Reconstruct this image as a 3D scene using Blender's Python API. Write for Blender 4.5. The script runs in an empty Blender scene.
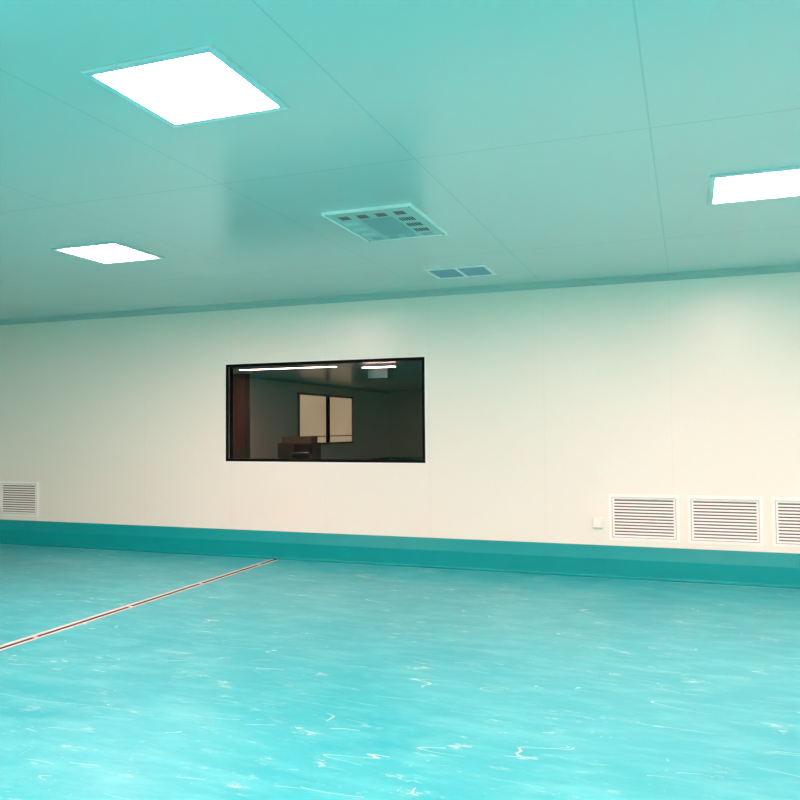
import bpy, bmesh, math, random
from mathutils import Matrix, Vector

S = bpy.context.scene
COL = S.collection
random.seed(4)

# ------------------------------------------------------------------ camera
cd = bpy.data.cameras.new('camera')
cam = bpy.data.objects.new('camera', cd)
COL.objects.link(cam)
r = Vector((0.93942086, 0.34268967, -0.00722787))
u = Vector((0.01892654, -0.03080582, 0.99934618))
w = Vector((-0.34224295, 0.93894344, 0.03542556))
m = Matrix((r, u, -w)).transposed().to_4x4()
m.translation = Vector((0.0, -7.7248, 1.413))
cam.matrix_world = m
cd.sensor_width = 36.0
cd.lens = 790.42 / 800 * 36
cd.clip_start = 0.05
S.camera = cam

# ------------------------------------------------------------------ world, exposure
wd = bpy.data.worlds.new('world')
wd.use_nodes = True
wd.node_tree.nodes['Background'].inputs[0].default_value = (0.5, 0.7, 0.7, 1)
wd.node_tree.nodes['Background'].inputs[1].default_value = 0.02
S.world = wd
S.view_settings.view_transform = 'Standard'
S.view_settings.look = 'None'
S.view_settings.exposure = 0.0
S.view_settings.gamma = 1.0
S.view_settings.use_curve_mapping = False
S.cycles.max_bounces = 12
S.cycles.diffuse_bounces = 8
S.cycles.glossy_bounces = 4
S.cycles.transparent_max_bounces = 12
S.cycles.caustics_reflective = False
S.cycles.sample_clamp_indirect = 8.0

MAIN_LAMP = 55.0        # strength of the diffusers in the cleanroom
STANDIN_LAMP = 21.0         # strength of the dim lamps in the added room behind the glass
CEIL = 2.822
XL, XR = -10.9, 7.0     # left / right wall
YF, YB = -13.0, 21.0    # wall behind the camera / far wall of the added next room
WT = 0.10               # thickness of the window wall

# ------------------------------------------------------------------ helpers
def lin(c):
    return tuple(((x / 255) / 12.92 if x / 255 <= 0.04045 else ((x / 255 + 0.055) / 1.055) ** 2.4) for x in c) + (1.0,)

def mat(name, rgb, rough=0.5, metal=0.0, spec=0.5, emit=0.0, emit_rgb=None, bump=0.0, bscale=60.0, vary=0.0):
    """principled with a fine procedural mottling"""
    M = bpy.data.materials.new(name)
    M.use_nodes = True
    nt = M.node_tree
    b = nt.nodes['Principled BSDF']
    b.inputs['Roughness'].default_value = rough
    b.inputs['Metallic'].default_value = metal
    b.inputs['Specular IOR Level'].default_value = spec
    tc = nt.nodes.new('ShaderNodeTexCoord')
    nz = nt.nodes.new('ShaderNodeTexNoise')
    nz.inputs['Scale'].default_value = bscale
    nt.links.new(tc.outputs['Object'], nz.inputs['Vector'])
    mx = nt.nodes.new('ShaderNodeMix')
    mx.data_type = 'RGBA'
    c = lin(rgb)
    mx.inputs[6].default_value = tuple(x * (1 - vary) for x in c[:3]) + (1,)
    mx.inputs[7].default_value = c
    nt.links.new(nz.outputs['Fac'], mx.inputs[0])
    nt.links.new(mx.outputs[2], b.inputs['Base Color'])
    if bump:
        bp = nt.nodes.new('ShaderNodeBump')
        bp.inputs['Strength'].default_value = bump
        bp.inputs['Distance'].default_value = 0.002
        nt.links.new(nz.outputs['Fac'], bp.inputs['Height'])
        nt.links.new(bp.outputs['Normal'], b.inputs['Normal'])
    if emit:
        b.inputs['Emission Color'].default_value = emit_rgb or (1, 1, 1, 1)
        b.inputs['Emission Strength'].default_value = emit
    return M

def box(bm, x0, y0, z0, x1, y1, z1):
    vs = [bm.verts.new((x, y, z)) for z in (z0, z1) for x, y in ((x0, y0), (x1, y0), (x1, y1), (x0, y1))]
    for f in ((0, 3, 2, 1), (4, 5, 6, 7), (0, 1, 5, 4), (1, 2, 6, 5), (2, 3, 7, 6), (3, 0, 4, 7)):
        bm.faces.new([vs[i] for i in f])
    return vs

def ring(bm, x0, z0, x1, z1, wd_, y0, y1, plane='xz'):
    """rectangular frame of width wd_ between y0 and y1 ('xz'), or lying flat ('xy', y0..y1 are heights), mitred, one solid"""
    o = [(x0, z0), (x1, z0), (x1, z1), (x0, z1)]
    i = [(x0 + wd_, z0 + wd_), (x1 - wd_, z0 + wd_), (x1 - wd_, z1 - wd_), (x0 + wd_, z1 - wd_)]
    def P(p, d):
        return (p[0], d, p[1]) if plane == 'xz' else (p[0], p[1], d)
    a = [[bm.verts.new(P(p, d)) for p in L] for d in (y0, y1) for L in (o, i)]
    o0, i0, o1, i1 = a
    for k in range(4):
        n = (k + 1) % 4
        for q in ((o0[k], o0[n], i0[n], i0[k]), (o1[k], i1[k], i1[n], o1[n]),
                  (o0[k], o1[k], o1[n], o0[n]), (i0[k], i0[n], i1[n], i1[k])):
            bm.faces.new(q)

def tube(bm, pts, rad, seg=10):
    rings = []
    pts = [Vector(p) for p in pts]
    for k, p in enumerate(pts):
        d = (pts[min(k + 1, len(pts) - 1)] - pts[max(k - 1, 0)]).normalized()
        a = d.orthogonal().normalized() if k == 0 else (prev - d * prev.dot(d)).normalized()
        prev = a
        b = d.cross(a)
        rings.append([bm.verts.new(p + rad * (math.cos(t) * a + math.sin(t) * b)) for t in (2 * math.pi * s / seg for s in range(seg))])
    for A, B in zip(rings, rings[1:]):
        for s in range(seg):
            bm.faces.new((A[s], A[(s + 1) % seg], B[(s + 1) % seg], B[s]))
    bm.faces.new(rings[0][::-1])
    bm.faces.new(rings[-1])

def extrude_profile(bm, prof, a, b, axis='x'):
    """closed profile of (offset, z) swept along an axis"""
    def P(q, t):
        return (t, q[0], q[1]) if axis == 'x' else (q[0], t, q[1])
    A = [bm.verts.new(P(q, a)) for q in prof]
    B = [bm.verts.new(P(q, b)) for q in prof]
    n = len(prof)
    for k in range(n):
        bm.faces.new((A[k], A[(k + 1) % n], B[(k + 1) % n], B[k]))
    bm.faces.new(A[::-1])
    bm.faces.new(B)

def obj(name, bm, material, parent=None, loc=(0, 0, 0), bevel=0.0, smooth=False):
    bmesh.ops.recalc_face_normals(bm, faces=bm.faces)
    if smooth:
        for f in bm.faces:
            f.smooth = True
    me = bpy.data.meshes.new(name)
    bm.to_mesh(me)
    bm.free()
    me.materials.append(material)
    o = bpy.data.objects.new(name, me)
    COL.objects.link(o)
    o.location = loc
    if parent:
        o.parent = parent
    if bevel:
        md = o.modifiers.new('bevel', 'BEVEL')
        md.width = bevel
        md.segments = 2
        md.limit_method = 'ANGLE'
    return o

def thing(name, label, cat, loc=(0, 0, 0), group=None, kind=None, rz=0.0):
    o = bpy.data.objects.new(name, None)
    COL.objects.link(o)
    o.location = loc
    o.rotation_euler = (0, 0, rz)
    o.empty_display_size = 0.1
    if label:
        o['label'] = label
        o['category'] = cat
    if group:
        o['group'] = group
    if kind:
        o['kind'] = kind
    return o

def struct(name, bm, material, bevel=0.0, smooth=False, label=None, cat=None):
    o = obj(name, bm, material, bevel=bevel, smooth=smooth)
    o['kind'] = 'structure'
    if label:
        o['label'] = label
        o['category'] = cat
    return o

def copy_tree(o, parent=None):
    c = o.copy()
    COL.objects.link(c)
    c.parent = parent
    for ch in [x for x in COL.objects if x.parent == o]:
        copy_tree(ch, c)
    return c

# ------------------------------------------------------------------ node helpers
def N(nt, t, **kw):
    n = nt.nodes.new(t)
    for k, v in kw.items():
        setattr(n, k, v)
    return n

def math_(nt, op, a, b=None, c=None):
    n = N(nt, 'ShaderNodeMath', operation=op)
    for i, v in enumerate((a, b, c)):
        if v is None:
            continue
        if isinstance(v, (int, float)):
            n.inputs[i].default_value = v
        else:
            nt.links.new(v, n.inputs[i])
    return n.outputs[0]

def mixc(nt, fac, a, b):
    n = N(nt, 'ShaderNodeMix', data_type='RGBA')
    if isinstance(fac, (int, float)):
        n.inputs[0].default_value = fac
    else:
        nt.links.new(fac, n.inputs[0])
    for i, v in ((6, a), (7, b)):
        if isinstance(v, tuple):
            n.inputs[i].default_value = v
        else:
            nt.links.new(v, n.inputs[i])
    return n.outputs[2]

def seam_mask(nt, coord, start, pitch, half):
    """1 on a joint line repeated every pitch"""
    t = math_(nt, 'SUBTRACT', coord, start - pitch / 2)
    t = math_(nt, 'FLOORED_MODULO', t, pitch)
    t = math_(nt, 'SUBTRACT', t, pitch / 2)
    t = math_(nt, 'ABSOLUTE', t)
    return math_(nt, 'LESS_THAN', t, half)

def base(name):
    M = bpy.data.materials.new(name)
    M.use_nodes = True
    nt = M.node_tree
    b = nt.nodes['Principled BSDF']
    tc = N(nt, 'ShaderNodeTexCoord')
    sp = N(nt, 'ShaderNodeSeparateXYZ')
    nt.links.new(tc.outputs['Object'], sp.inputs[0])
    return M, nt, b, tc.outputs['Object'], sp.outputs

def noise(nt, vec, scale, detail=4, rough=0.5, mscale=None, rot=None):
    if mscale or rot:
        mp = N(nt, 'ShaderNodeMapping')
        if mscale: mp.inputs['Scale'].default_value = mscale
        if rot: mp.inputs['Rotation'].default_value = rot
        nt.links.new(vec, mp.inputs['Vector'])
        vec = mp.outputs[0]
    n = N(nt, 'ShaderNodeTexNoise')
    n.inputs['Scale'].default_value = scale
    n.inputs['Detail'].default_value = detail
    n.inputs['Roughness'].default_value = rough
    nt.links.new(vec, n.inputs['Vector'])
    return n.outputs['Fac']

def ramp(nt, fac, lo, hi):
    n = N(nt, 'ShaderNodeMapRange')
    n.inputs['From Min'].default_value = lo
    n.inputs['From Max'].default_value = hi
    nt.links.new(fac, n.inputs['Value'])
    return n.outputs[0]

PITCH_X, SEAM_X = 1.175, -0.145
PITCH_Y, SEAM_Y = 2.33, -3.85

# wall: cream coated steel panels, hairline upright joints
WALL, nt, b, v, xyz = base('wall_panel')
sm = seam_mask(nt, xyz[0], SEAM_X, PITCH_X, 0.0035)
nt.links.new(mixc(nt, sm, lin((243, 237, 224)), lin((238, 233, 220))), b.inputs['Base Color'])
b.inputs['Roughness'].default_value = 0.30
b.inputs['Specular IOR Level'].default_value = 0.62

# ceiling: pale satin coated panels with joints both ways
CEILM, nt, b, v, xyz = base('ceiling_panel')
sx = seam_mask(nt, xyz[0], SEAM_X, PITCH_X, 0.004)
sy = seam_mask(nt, xyz[1], SEAM_Y, PITCH_Y, 0.0055)
sm = math_(nt, 'MAXIMUM', sx, sy)
nt.links.new(mixc(nt, sm, lin((208, 219, 213)), lin((186, 206, 203))), b.inputs['Base Color'])
b.inputs['Roughness'].default_value = 0.22
b.inputs['Specular IOR Level'].default_value = 0.85

# floor: scuffed teal epoxy
FLOOR, nt, b, v, xyz = base('epoxy_floor')
big = ramp(nt, noise(nt, v, 0.9, 5, 0.6, (1, 1.6, 1)), 0.35, 0.7)
med = ramp(nt, noise(nt, v, 3.0, 6, 0.65, (0.8, 2.2, 1), (0, 0, 0.25)), 0.45, 0.75)
col = mixc(nt, math_(nt, 'MULTIPLY', big, 0.6), lin((40, 166, 176)), lin((74, 184, 190)))
col = mixc(nt, math_(nt, 'MULTIPLY', med, 0.55), col, lin((112, 206, 206)))
fine = ramp(nt, noise(nt, v, 6.0, 9, 0.78, (0.8, 2.0, 1), (0, 0, 0.3)), 0.57, 0.68)
gate = ramp(nt, noise(nt, v, 1.7, 3, 0.5, (1, 1.3, 1)), 0.42, 0.60)
col = mixc(nt, math_(nt, 'MULTIPLY', math_(nt, 'MULTIPLY', fine, gate), 0.95), col, lin((206, 226, 212)))
fin2 = ramp(nt, noise(nt, v, 14.0, 8, 0.75, (2.4, 0.9, 1), (0, 0, 0.5)), 0.62, 0.70)
gat2 = ramp(nt, noise(nt, v, 2.6, 3, 0.5, (1.5, 1, 1)), 0.50, 0.62)
col = mixc(nt, math_(nt, 'MULTIPLY', math_(nt, 'MULTIPLY', fin2, gat2), 0.9), col, lin((206, 226, 212)))
# thin scratches
for rot, sc, th in ((0.5, 1.3, 0.012), (-0.35, 1.0, 0.009), (1.25, 0.8, 0.008)):
    n1 = noise(nt, v, sc, 2, 0.4, (0.5, 3.0, 1), (0, 0, rot))
    ln = math_(nt, 'LESS_THAN', math_(nt, 'ABSOLUTE', math_(nt, 'SUBTRACT', n1, 0.52)), th * 0.16)
    g = math_(nt, 'GREATER_THAN', noise(nt, v, 2.3 + rot, 2), 0.56)
    col = mixc(nt, math_(nt, 'MULTIPLY', math_(nt, 'MULTIPLY', ln, g), 0.75), col, lin((186, 220, 210)))
# broken pale wear line where the skirting cove was trowelled out
wl = math_(nt, 'LESS_THAN', math_(nt, 'ABSOLUTE', math_(nt, 'ADD', xyz[1], 0.118)), 0.012)
wg = ramp(nt, noise(nt, v, 1.4, 5, 0.6), 0.40, 0.60)
col = mixc(nt, math_(nt, 'MULTIPLY', math_(nt, 'MULTIPLY', wl, wg), 0.7), col, lin((170, 214, 206)))
nt.links.new(col, b.inputs['Base Color'])
rg = N(nt, 'ShaderNodeMapRange')
rg.inputs['To Min'].default_value = 0.30
rg.inputs['To Max'].default_value = 0.48
nt.links.new(noise(nt, v, 4.0, 5, 0.6), rg.inputs['Value'])
nt.links.new(rg.outputs[0], b.inputs['Roughness'])
bp = N(nt, 'ShaderNodeBump')
bp.inputs['Strength'].default_value = 0.12
bp.inputs['Distance'].default_value = 0.004
nt.links.new(noise(nt, v, 5.0, 4, 0.55), bp.inputs['Height'])
nt.links.new(bp.outputs['Normal'], b.inputs['Normal'])

SKIRT = mat('epoxy_skirting', (0, 152, 153), 0.45, spec=0.22, vary=0.12, bscale=5, bump=0.1)
COVE = mat('aluminium_cove', (176, 200, 192), 0.6, spec=0.25)
WHITE = mat('white_enamel', (250, 248, 242), 0.35, vary=0.02)
OFFW = mat('white_plastic', (247, 244, 236), 0.4, vary=0.02)
DARK = mat('duct_interior', (112, 108, 102), 0.8, vary=0.1)
BLACK = mat('black_gasket', (6, 6, 6), 0.6, spec=0.1, vary=0.2)
ALU = mat('brushed_aluminium', (214, 216, 208), 0.4, metal=0.0, vary=0.08, bscale=40)
STEEL = mat('worn_steel_trim', (232, 222, 210), 0.4, metal=0.0, vary=0.25, bscale=30)
RUST = mat('drain_channel_bottom', (44, 38, 36), 0.7, vary=0.4, bscale=20)
TEALP = mat('film_blue_enamel', (132, 180, 180), 0.35, vary=0.05)
PALEP = mat('pale_green_enamel', (176, 206, 200), 0.4, vary=0.03)

# ------------------------------------------------------------------ shell
bm = bmesh.new()
WX0, WX1, WZ0, WZ1 = -4.919, -2.536, 1.046, 2.151
for a in ((XL, 0, 0, WX0, WT, CEIL), (WX1, 0, 0, XR, WT, CEIL), (WX0, 0, 0, WX1, WT, WZ0), (WX0, 0, WZ1, WX1, WT, CEIL)):
    box(bm, *a)
bmesh.ops.remove_doubles(bm, verts=bm.verts, dist=1e-5)
struct('wall_back', bm, WALL)
bm = bmesh.new(); box(bm, XL - .1, YF, 0, XL, YB, CEIL); struct('wall_left', bm, WALL)
bm = bmesh.new(); box(bm, XR, YF, 0, XR + .1, YB, CEIL); struct('wall_right', bm, WALL)
bm = bmesh.new(); box(bm, XL - .1, YF - .1, 0, XR + .1, YF, CEIL); struct('wall_front', bm, WALL)
bm = bmesh.new(); box(bm, XL - .1, YB, 0, XR + .1, YB + .1, CEIL); struct('wall_far', bm, WALL)
bm = bmesh.new(); box(bm, XL - .1, YF - .1, CEIL, XR + .1, YB + .1, CEIL + .1); struct('ceiling', bm, CEILM)

# floor with a real slot for the drain
DX, DW, DY0, DY1 = -4.222, 0.024, -8.6, -0.10
bm = bmesh.new()
for a in ((XL - .1, YF - .1, DX - DW, YB + .1), (DX + DW, YF - .1, XR + .1, YB + .1),
          (DX - DW, YF - .1, DX + DW, DY0), (DX - DW, DY1, DX + DW, YB + .1)):
    box(bm, a[0], a[1], -0.1, a[2], a[3], 0)
bmesh.ops.remove_doubles(bm, verts=bm.verts, dist=1e-5)
struct('floor', bm, FLOOR)

# skirting: sloped epoxy shoulder, upright face, small cove onto the floor
def skirt(flip=1, base_y=0.0):
    q = [(0, 0.0), (0, 0.292), (-0.006, 0.290), (-0.052, 0.179), (-0.054, 0.173), (-0.054, 0.026)]
    for k in range(1, 7):
        t = math.pi / 2 * k / 6
        q.append((-0.054 - 0.024 * (1 - math.cos(t)), 0.026 - 0.024 * math.sin(t)))
    q.append((-0.086, 0.0))
    return [(base_y + flip * a, z) for a, z in q]
bm = bmesh.new(); extrude_profile(bm, skirt(), XL, XR); struct('baseboard_back', bm, SKIRT)
bm = bmesh.new(); extrude_profile(bm, skirt(1, YB), XL, XR); struct('baseboard_far', bm, SKIRT)
bm = bmesh.new(); extrude_profile(bm, skirt(-1, XL), YF, YB, 'y'); struct('baseboard_left', bm, SKIRT)
bm = bmesh.new(); extrude_profile(bm, skirt(-1, YF), XL, XR); struct('baseboard_front', bm, SKIRT)

# concave aluminium trim where the walls meet the ceiling
def covep(s, y0, R=0.045):
    q = [(y0, CEIL - R - .012), (y0 - s * .004, CEIL - R - .012), (y0 - s * .004, CEIL - R)]
    for k in range(0, 9):
        t = math.pi / 2 * k / 8
        q.append((y0 - s * (.004 + R * (1 - math.cos(t))), CEIL - .004 - R + R * math.sin(t)))
    q += [(y0 - s * (R + .018), CEIL - .004), (y0 - s * (R + .018), CEIL), (y0, CEIL)]
    return q
bm = bmesh.new(); extrude_profile(bm, covep(1, 0), XL, XR); struct('trim_1', bm, COVE)
bm = bmesh.new(); extrude_profile(bm, covep(-1, XL), YF, YB, 'y'); struct('trim_2', bm, COVE)

# ------------------------------------------------------------------ window_1 : flush double-glazed vision panel
GLASS = bpy.data.materials.new('tinted_glass')
GLASS.use_nodes = True
nt = GLASS.node_tree
nt.nodes.clear()
out = N(nt, 'ShaderNodeOutputMaterial')
tr = N(nt, 'ShaderNodeBsdfTransparent'); tr.inputs[0].default_value = (0.80, 0.80, 0.76, 1)
gl = N(nt, 'ShaderNodeBsdfGlossy'); gl.inputs['Roughness'].default_value = 0.0
fr = N(nt, 'ShaderNodeFresnel'); fr.inputs[0].default_value = 1.22
ms = N(nt, 'ShaderNodeMixShader')
nt.links.new(fr.outputs[0], ms.inputs[0]); nt.links.new(tr.outputs[0], ms.inputs[1]); nt.links.new(gl.outputs[0], ms.inputs[2])
nt.links.new(ms.outputs[0], out.inputs[0])

w1 = thing('window_1', None, None, ((WX0 + WX1) / 2, 0, WZ0), kind='structure')
hx, hz = (WX1 - WX0) / 2, WZ1 - WZ0
bm = bmesh.new(); ring(bm, -hx - .006, -.006, hx + .006, hz + .006, .012, -0.004, 0.002)
obj('sealant_bead', bm, WHITE, w1)
bm = bmesh.new(); ring(bm, -hx + .006, .006, hx - .006, hz - .006, .030, -0.003, 0.010)
obj('black_border', bm, BLACK, w1)
bm = bmesh.new(); ring(bm, -hx + .004, .004, hx - .004, hz - .004, .032, 0.0101, 0.030)
obj('jamb_lining', bm, ALU, w1)
bm = bmesh.new(); box(bm, -hx + .034, 0.002, .034, hx - .034, 0.004, hz - .034)
obj('glass_pane', bm, GLASS, w1)
bm = bmesh.new(); ring(bm, -hx + .004, .004, hx - .004, hz - .004, .030, 0.0301, WT + .003)
obj('inner_border', bm, BLACK, w1)

# ------------------------------------------------------------------ louvred wall grilles
LIP_SHADE = mat('lip_shade_grey', (192, 190, 184), .7)
def make_grille():
    W, H = 0.628, 0.434
    t = thing('wall_grille', 'x', 'air grille')
    bm = bmesh.new()
    ring(bm, 0, 0, W, H, .030, -0.010, 0.0)
    ring(bm, .029, .029, W - .029, H - .029, .006, -0.003, 0.0)
    ring(bm, .034, .034, W - .034, H - .034, .008, -0.017, 0.0)
    ring(bm, .041, .041, W - .041, H - .041, .010, -0.006, 0.0)
    obj('frame', bm, WHITE, t, bevel=0.0015)
    bm = bmesh.new(); ring(bm, .0275, .0275, W - .0275, H - .0275, .006, -0.0112, -0.004); obj('lip_shade_ring', bm, LIP_SHADE, t)  # grey ring paints the shadow line inside the frame lip
    bm = bmesh.new()
    n = 11
    z0, z1 = .058, H - .056
    p = (z1 - z0) / n
    for k in range(n):
        zc = z0 + p * (k + .5)
        prof = [(-0.013, zc - p * .30), (-0.011, zc - p * .34), (-0.0008, zc + p * .12), (-0.0008, zc + p * .22), (-0.004, zc + p * .22)]
        extrude_profile(bm, prof, .050, W - .050)
    obj('louvre_blades', bm, WHITE, t)
    bm = bmesh.new(); box(bm, .050, -0.0006, .050, W - .050, 0.0, H - .050)
    obj('duct_opening', bm, DARK, t)
    return t
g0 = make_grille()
spots = [(-8.232, 'leftmost white louvred wall grille, alone on the darker left end of the wall'),
         (-0.722, 'white louvred wall grille right beside the small white socket box'),
         (-0.023, 'white louvred wall grille in the middle of the three on the right'),
         (0.678, 'white louvred wall grille cut off by the right edge of the picture')]
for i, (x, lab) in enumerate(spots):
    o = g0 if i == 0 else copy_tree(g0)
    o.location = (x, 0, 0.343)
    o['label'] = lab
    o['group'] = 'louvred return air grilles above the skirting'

# ------------------------------------------------------------------ socket box
t = thing('socket_box', 'small white weatherproof socket box low on the wall left of the grilles', 'socket', (-0.862, 0, 0.450))
bm = bmesh.new(); box(bm, 0, -0.028, 0, .086, 0, .104); obj('back_box', bm, OFFW, t, bevel=.004)
bm = bmesh.new()
extrude_profile(bm, [(-0.0285, .002), (-0.046, .006), (-0.050, .012), (-0.046, .100), (-0.036, .108), (-0.0285, .108)], -.002, .088)
obj('flip_cover', bm, OFFW, t, bevel=.002)
bm = bmesh.new()
tube(bm, [(.026, -.040, .0015), (.032, -.046, -.004), (.043, -.048, -.007), (.054, -.046, -.004), (.060, -.040, .0015)], .004, 8)
obj('cover_lip', bm, OFFW, t, smooth=True)

# ------------------------------------------------------------------ drain channel in the floor
t = thing('floor_drain', 'long narrow slot drain with pale metal edges running across the teal floor', 'drain', (DX, 0, 0))
bm = bmesh.new(); box(bm, -.0235, DY0, -.09, .0235, DY1 - .002, -.020); obj('channel', bm, RUST, t)
for s, wd_ in ((-1, .053), (1, .039)):
    bm = bmesh.new()
    a, c = sorted((s * .021, s * wd_))
    box(bm, a, DY0 - .01, .0001, c, DY1, .004)
    a, c = sorted((s * .021, s * .0235))
    box(bm, a, DY0, -.0199, c, DY1 - .002, .0001)
    obj('edge_strip', bm, STEEL, t)
bm = bmesh.new(); box(bm, -.0208, DY0, -.0195, .0208, DY1 - .002, .001); obj('cover_slat', bm, RUST, t)
for y in (-0.46, -1.50, -2.48, -3.455, -4.45, -5.45, -6.45, -7.45):
    bm = bmesh.new(); box(bm, -.0208, y - .010, .0011, .0208, y + .010, .0045); obj('joint_plate', bm, STEEL, t)
bm = bmesh.new(); box(bm, -.044, DY1, .0, .036, DY1 + .012, .004); obj('end_cap', bm, BLACK, t)

# ------------------------------------------------------------------ square ceiling lamps
def lamp_mat(name, s, rgb=(1.76, 0.975, 0.92)):
    M = bpy.data.materials.new(name); M.use_nodes = True
    nt = M.node_tree; nt.nodes.clear()
    o = N(nt, 'ShaderNodeOutputMaterial'); e = N(nt, 'ShaderNodeEmission')
    e.inputs[0].default_value = rgb + (1,); e.inputs[1].default_value = s
    nt.links.new(e.outputs[0], o.inputs[0])
    return M
LAMP = lamp_mat('lamp_diffuser', MAIN_LAMP)
HLAMP = lamp_mat('standin_lamp_diffuser', STANDIN_LAMP)
LFRAME = mat('lamp_frame', (206, 226, 226), 0.3, vary=0.02)

def make_lamp(wx, wy, m):
    t = thing('ceiling_light', 'x', 'ceiling light')
    bm = bmesh.new(); ring(bm, -wx / 2, -wy / 2, wx / 2, wy / 2, .032, -0.013, 0.0, 'xy'); obj('frame', bm, LFRAME, t, bevel=.002)
    bm = bmesh.new(); box(bm, -wx / 2 + .032, -wy / 2 + .032, -.008, wx / 2 - .032, wy / 2 - .032, 0.0); obj('diffuser', bm, m, t)
    return t
l0 = make_lamp(.6, .6, LAMP)
lamps = [(-4.295, -2.655, 'square glowing ceiling light panel on the left, nearest the far corner'),
         (0.44, -2.685, 'square glowing ceiling light panel cut off by the right edge of the picture'),
         (-1.912, -4.985, 'largest glowing ceiling light panel, at the top of the picture nearest the viewer')]
for gy in (-7.3, -9.65, -11.8):
    for gx in (-4.295, -1.912, 0.44, 2.8, 5.2):
        lamps.append((gx, gy, 'square ceiling light panel behind the viewer, outside the picture'))
lamps += [(-6.67, -4.985, 'added square ceiling light panel brightening the left, outside the picture'),  # unseen lamp added to brighten the left side of the room
          (2.8, -4.985, 'square ceiling light panel to the right, outside the picture'),
          (5.2, -2.685, 'square ceiling light panel to the right, outside the picture')]
for i, (x, y, lab) in enumerate(lamps):
    o = l0 if i == 0 else copy_tree(l0)
    o.location = (x, y, CEIL)
    o['label'] = lab
    o['group'] = 'square cleanroom ceiling lights'

# ------------------------------------------------------------------ ceiling air cleaning unit
T = 0.016
t = thing('ceiling_air_unit', 'square white slotted air unit set slightly proud of the ceiling', 'air unit', (-1.915, -2.695, CEIL))
UW, UH = .305, .395
# face plate with real openings: a grid of cells, skipping the openings
holes = []
for k in range(4):
    cx = -.205 + k * .1297
    holes.append((cx - .037, -.305, cx + .037, -.213, 'n'))
for k in range(4):
    cx = -.205 + k * .1297
    holes.append((cx - .040, .288, cx + .040, .374, 'f'))
for k in range(3):
    cy = -.103 + k * .152
    for j in range(6):
        x = -.268 + j * .0175
        holes.append((x, cy - .045, x + .009, cy + .045, 'l'))
        x = .130 + j * .0175
        holes.append((x, cy - .045, x + .0118, cy + .045, 'r'))
xs = sorted({-UW, UW} | {h[0] for h in holes} | {h[2] for h in holes})
ys = sorted({-UH, UH} | {h[1] for h in holes} | {h[3] for h in holes})
bm = bmesh.new()
gv = {}
def V(i, j):
    if (i, j) not in gv:
        gv[(i, j)] = bm.verts.new((xs[i], ys[j], -T))
    return gv[(i, j)]
for i in range(len(xs) - 1):
    for j in range(len(ys) - 1):
        mx_, my_ = (xs[i] + xs[i + 1]) / 2, (ys[j] + ys[j + 1]) / 2
        if any(h[0] < mx_ < h[2] and h[1] < my_ < h[3] for h in holes):
            continue
        bm.faces.new((V(i, j), V(i, j + 1), V(i + 1, j + 1), V(i + 1, j)))
ret = bmesh.ops.extrude_face_region(bm, geom=list(bm.faces))
for g in ret['geom']:
    if isinstance(g, bmesh.types.BMVert):
        g.co.z = -T + .002
obj('face_plate', bm, PALEP, t)
bm = bmesh.new(); ring(bm, -UW - .006, -UH - .006, UW + .006, UH + .006, .016, -T - .003, 0, 'xy'); obj('rim', bm, WHITE, t, bevel=.002)
bm = bmesh.new(); box(bm, -.125, -.195, -T - .0015, .105, .265, -T + .001); obj('access_panel', bm, TEALP, t, bevel=.002)
BROWN = mat('bronze_mesh', (150, 122, 108), 0.5, metal=0.2, vary=0.4, bscale=220)
SLOTW = mat('white_slot_fill', (250, 252, 250), 0.4)
for h in holes:
    if h[4] in 'nf':
        bm = bmesh.new()
        c = ((h[0] + h[2]) / 2, (h[1] + h[3]) / 2, -T + .0075)
        if h[4] == 'n':
            vs = [bm.verts.new((x, y, -T + .0022)) for x, y in ((h[0], h[1]), (h[2], h[1]), (h[2], h[3]), (h[0], h[3]))]
            ap = bm.verts.new(c)
            vt = [bm.verts.new((q.co.x, q.co.y, -T + .009)) for q in vs]
            for k in range(4):
                bm.faces.new((vs[k], vs[(k + 1) % 4], ap)); bm.faces.new((vs[k], vt[k], vt[(k + 1) % 4], vs[(k + 1) % 4]))
            bm.faces.new(vt)
        else:
            box(bm, h[0], h[1], -T + .0021, h[2], h[3], -T + .006)
        obj('nozzle' if h[4] == 'n' else 'outlet_flap', bm, BROWN if h[4] == 'n' else TEALP, t)
for s, m_ in (('l', SLOTW), ('r', BLACK)):
    hh = [h for h in holes if h[4] == s]
    bm = bmesh.new()
    box(bm, min(h[0] for h in hh), min(h[1] for h in hh), -T + .0021, max(h[2] for h in hh), max(h[3] for h in hh), -T + .006)
    obj('slot_backing', bm, m_, t)
bm = bmesh.new(); box(bm, -UW + .012, -UH + .012, -T + .0095, UW - .012, UH - .012, 0); obj('housing', bm, TEALP, t)
for sx_, sy_ in ((-1, -1), (1, -1), (1, 1), (-1, 1)):
    bm = bmesh.new()
    bmesh.ops.create_cone(bm, cap_ends=True, segments=16, radius1=.006, radius2=.006, depth=.004, matrix=Matrix.Translation((sx_ * (UW - .018), sy_ * (UH - .018), -T - .002)))
    obj('screw', bm, DARK, t)

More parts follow.
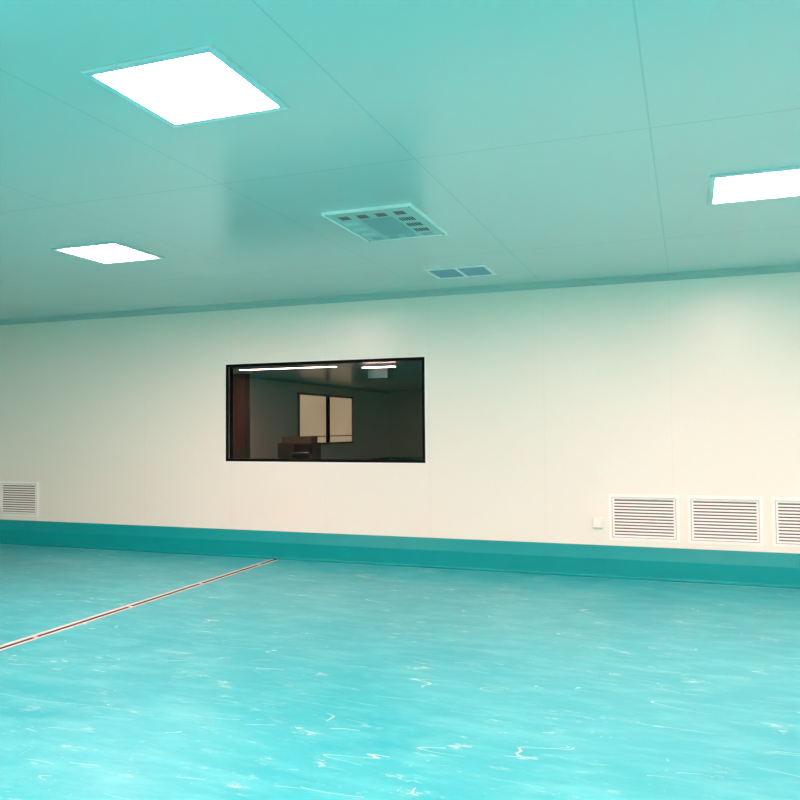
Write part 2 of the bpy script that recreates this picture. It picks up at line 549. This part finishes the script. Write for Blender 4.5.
# ------------------------------------------------------------------ twin ceiling diffuser
t = thing('ceiling_vent', 'small white framed twin louvred vent in the ceiling close to the wall', 'air vent', (-1.907, -0.860, CEIL))
GW, GH = .282, .218
GRIL = mat('blue_grey_louvre', (132, 178, 192), 0.4, vary=0.1)
bm = bmesh.new()
ring(bm, -GW, -GH, GW, GH, .030, -.010, 0, 'xy')
box(bm, -.014, -GH + .034, -.010, .014, GH - .034, 0)
obj('frame', bm, WHITE, t, bevel=.002)
for x0, x1 in ((-GW + .034, -.014), (.014, GW - .034)):
    bm = bmesh.new()
    n = 13
    p = (2 * GH - .068) / n
    for k in range(n):
        y = -GH + .034 + p * (k + .5)
        extrude_profile(bm, [(y + p * .42, -.009), (y + p * .36, -.0093), (y - p * .34, -.0012), (y - p * .28, -.0008)], x0, x1)
    g = obj('louvre_panel', bm, GRIL, t)
    bm = bmesh.new(); box(bm, x0, -GH + .034, -.0006, x1, GH - .034, 0)
    obj('backing', bm, mat('vent_dark', (64, 112, 124), 0.7), g)

# ================================================================== added dim room behind the glass, standing in for the main room's reflection
hl = make_lamp(.6, .6, HLAMP)
first = True
hall = []
for gy in (4.0, 9.3, 14.0, 18.6):
    for gx in (-1.9, 2.8):
        hall.append((gx, gy))
for i, (x, y) in enumerate(hall):
    o = hl if i == 0 else copy_tree(hl)
    o.location = (x, y, CEIL)
    o['label'] = 'square ceiling light panel added to light the stand-in room behind the window wall, hidden from view'  # unseen lamps, added to set the brightness of the stand-in room
    o['group'] = 'dim lights in the added next room'
# strips in view, standing in for lamps reflected in the glass
def strip(x0, x1, y, wy, lab):
    t = make_lamp(x1 - x0, wy, HLAMP)
    t.name = 'standin_strip_light'
    t.location = ((x0 + x1) / 2, y, CEIL)
    t['label'] = lab; t['category'] = 'strip light'; t['group'] = 'long lights standing in for lamp reflections in the window'
strip(-10.0, -7.43, 8.55, .26, 'long thin ceiling strip light standing in for a lamp reflected in the upper left of the dark window')
t = thing('standin_strip_light', 'short strip light standing in for a lamp reflection, before the pale teal box beyond the glass', 'strip light', (-6.39, 8.45, 0), 'long lights standing in for lamp reflections in the window')
bm = bmesh.new(); box(bm, -.39, -.05, 2.765, .39, .05, 2.79); obj('housing', bm, LFRAME, t, bevel=.003)
bm = bmesh.new(); box(bm, -.38, -.04, 2.745, .38, .04, 2.7645); obj('diffuser', bm, HLAMP, t, bevel=.004)
for x in (-.25, .25):
    bm = bmesh.new(); tube(bm, [(x, 0, 2.789), (x, 0, CEIL)], .006); obj('hanging_rod', bm, ALU, t)

# air box under the ceiling of the stand-in room
t = thing('standin_air_filter_box', 'pale teal box hanging under the ceiling of the stand-in room, seen through top right of the window', 'air box', (-6.53, 8.75, CEIL))
BOXM = mat('pale_teal_box', (70, 128, 128), 0.5, vary=0.3, bscale=8)
bm = bmesh.new(); box(bm, -.225, 0, -.270, .225, .40, 0); obj('housing', bm, BOXM, t, bevel=.006)
bm = bmesh.new()
ring(bm, -.235, -.285, .235, -.005, .022, -.012, 0)
obj('front_frame', bm, BOXM, t)

# lit two-pane window on the left wall, set where its reflection shows
w2 = thing('window_2', None, None, (XL, 15.3, 1.14 - .238), kind='structure')  # part of the stand-in room behind the glass
WY, WH = 2.02, 1.60
PANE = bpy.data.materials.new('lit_frosted_pane'); PANE.use_nodes = True
nt = PANE.node_tree; b = nt.nodes['Principled BSDF']
b.inputs['Base Color'].default_value = lin((200, 180, 150)); b.inputs['Roughness'].default_value = .3
b.inputs['Emission Color'].default_value = (1.0, .72, .50, 1); b.inputs['Emission Strength'].default_value = .22
tc = N(nt, 'ShaderNodeTexCoord')
nzf = noise(nt, tc.outputs['Object'], 1.2, 2)
mr = N(nt, 'ShaderNodeMapRange'); mr.inputs['To Min'].default_value = .40; mr.inputs['To Max'].default_value = .58
nt.links.new(nzf, mr.inputs['Value']); nt.links.new(mr.outputs[0], b.inputs['Emission Strength'])
FR2 = mat('window_frame_grey', (150, 150, 142), .4)
def yz_ring(bm, y0, z0, y1, z1, wd_, x0, x1):
    for a in ((y0, z0, y1, z0 + wd_), (y0, z1 - wd_, y1, z1), (y0, z0 + wd_, y0 + wd_, z1 - wd_), (y1 - wd_, z0 + wd_, y1, z1 - wd_)):
        box(bm, x0, a[0], a[1], x1, a[2], a[3])
bm = bmesh.new(); yz_ring(bm, -WY, 0, WY, WH, .07, 0, .05); obj('frame', bm, FR2, w2)
bm = bmesh.new(); box(bm, 0, -.10, .07, .06, .12, WH - .07); obj('mullion', bm, BLACK, w2)
bm = bmesh.new(); box(bm, .0, -WY + .07, .255, .045, -.10, .285); box(bm, .0, .12, .255, .045, WY - .07, .285); obj('transom', bm, FR2, w2)
for y0, y1 in ((-WY + .07, -.10), (.12, WY - .07)):
    bm = bmesh.new(); box(bm, 0, y0, .07, .02, y1, WH - .07); obj('pane', bm, PANE, w2)

# curtain on a ceiling rail
t = thing('curtain', 'dark brown full-length curtain in the stand-in room, seen through the left edge of the window', 'curtain', (-10.42, 9.35, 0))
BRN = mat('brown_curtain', (116, 90, 82), .9, vary=.15, bscale=6)
GRC = mat('grey_curtain', (78, 76, 68), .9, vary=.15, bscale=6)
def drape(x0, x1, n, amp, m_, name):
    bm = bmesh.new()
    rows = []
    K = n * 10
    for zi in range(13):
        z = .02 + (CEIL - .06) * zi / 12
        sp = 1 + .10 * (1 - zi / 12)
        rows.append([bm.verts.new((x0 + (x1 - x0) * (k / K) * sp, amp * math.sin(2 * math.pi * n * k / K + .3 * math.sin(zi)) , z)) for k in range(K + 1)])
    for A, B in zip(rows, rows[1:]):
        for k in range(K):
            bm.faces.new((A[k], A[k + 1], B[k + 1], B[k]))
    o = obj(name, bm, m_, t, smooth=True)
    s = o.modifiers.new('thick', 'SOLIDIFY'); s.thickness = .004
drape(-.25, .09, 5, .03, BRN, 'brown_panel')
drape(.10, .25, 2, .03, GRC, 'grey_panel')
bm = bmesh.new(); box(bm, -.3, -.015, CEIL - .035, .3, .015, CEIL); obj('rail', bm, ALU, t)

# cabinet
t = thing('standin_storage_cabinet', 'low brown two-door cabinet standing under the lit window in the stand-in room beyond the glass', 'cabinet', (-10.05, 10.5, 0))
CAB = mat('brown_cabinet', (98, 92, 76), .5, vary=.2, bscale=5)
CAB2 = mat('brown_cabinet_door', (84, 80, 66), .45, vary=.2, bscale=5)
bm = bmesh.new(); box(bm, 0, .02, 0, 1.02, .5, 1.05); obj('body', bm, CAB, t, bevel=.005)
for x in (.02, .52):
    bm = bmesh.new(); box(bm, x, -.0, .08, x + .48, .0195, 1.03); d = obj('door', bm, CAB2, t, bevel=.003)
    bm = bmesh.new(); box(bm, x + (.43 if x < .3 else .03), -.02, .55, x + (.45 if x < .3 else .05), -.0002, .70); obj('handle', bm, ALU, d)
c = obj('storage_box', (lambda bm: (box(bm, 0, 0, 0, .85, .38, .15), bm)[1])(bmesh.new()), mat('cardboard_brown', (128, 112, 94), .8, vary=.1), None, (-9.95, 10.56, 1.0502))
c['label'] = 'long flat brown box lying on top of the cabinet in the stand-in room beyond the glass'; c['category'] = 'box'

# chair with black back and chrome frame
t = thing('office_chair', 'black chair with a chrome tube frame standing before the brown cabinet', 'chair', (-8.95, 9.75, 0), rz=math.radians(20))
CH = mat('chrome_tube', (150, 154, 150), .25, metal=.9)
BLK = mat('black_upholstery', (14, 14, 14), .6, vary=.2)
bm = bmesh.new(); box(bm, -.235, .20, .78, .235, .26, 1.05); obj('backrest', bm, BLK, t, bevel=.03)
bm = bmesh.new(); box(bm, -.23, -.24, .44, .23, .22, .50); obj('seat', bm, BLK, t, bevel=.02)
bm = bmesh.new(); box(bm, -.20, -.30, .52, .20, -.27, .80); obj('front_panel', bm, BLK, t, bevel=.02)
bm = bmesh.new(); tube(bm, [(-.25, -.28, .42), (-.25, -.28, .78), (-.22, -.28, .83), (.22, -.28, .83), (.25, -.28, .78), (.25, -.28, .42)], .014); obj('front_hoop', bm, CH, t, smooth=True)
for sx_ in (-1, 1):
    for y in (-.22, .20):
        bm = bmesh.new(); tube(bm, [(sx_ * .20, y * .9, .45), (sx_ * .23, y, .0)], .013); obj('leg', bm, CH, t, smooth=True)
    bm = bmesh.new(); tube(bm, [(sx_ * .2, .23, .46), (sx_ * .2, .235, .9)], .012); obj('back_support', bm, CH, t, smooth=True)
    bm = bmesh.new(); tube(bm, [(sx_ * .25, -.28, .43), (sx_ * .21, -.1, .47)], .012); obj('side_rail', bm, CH, t, smooth=True)
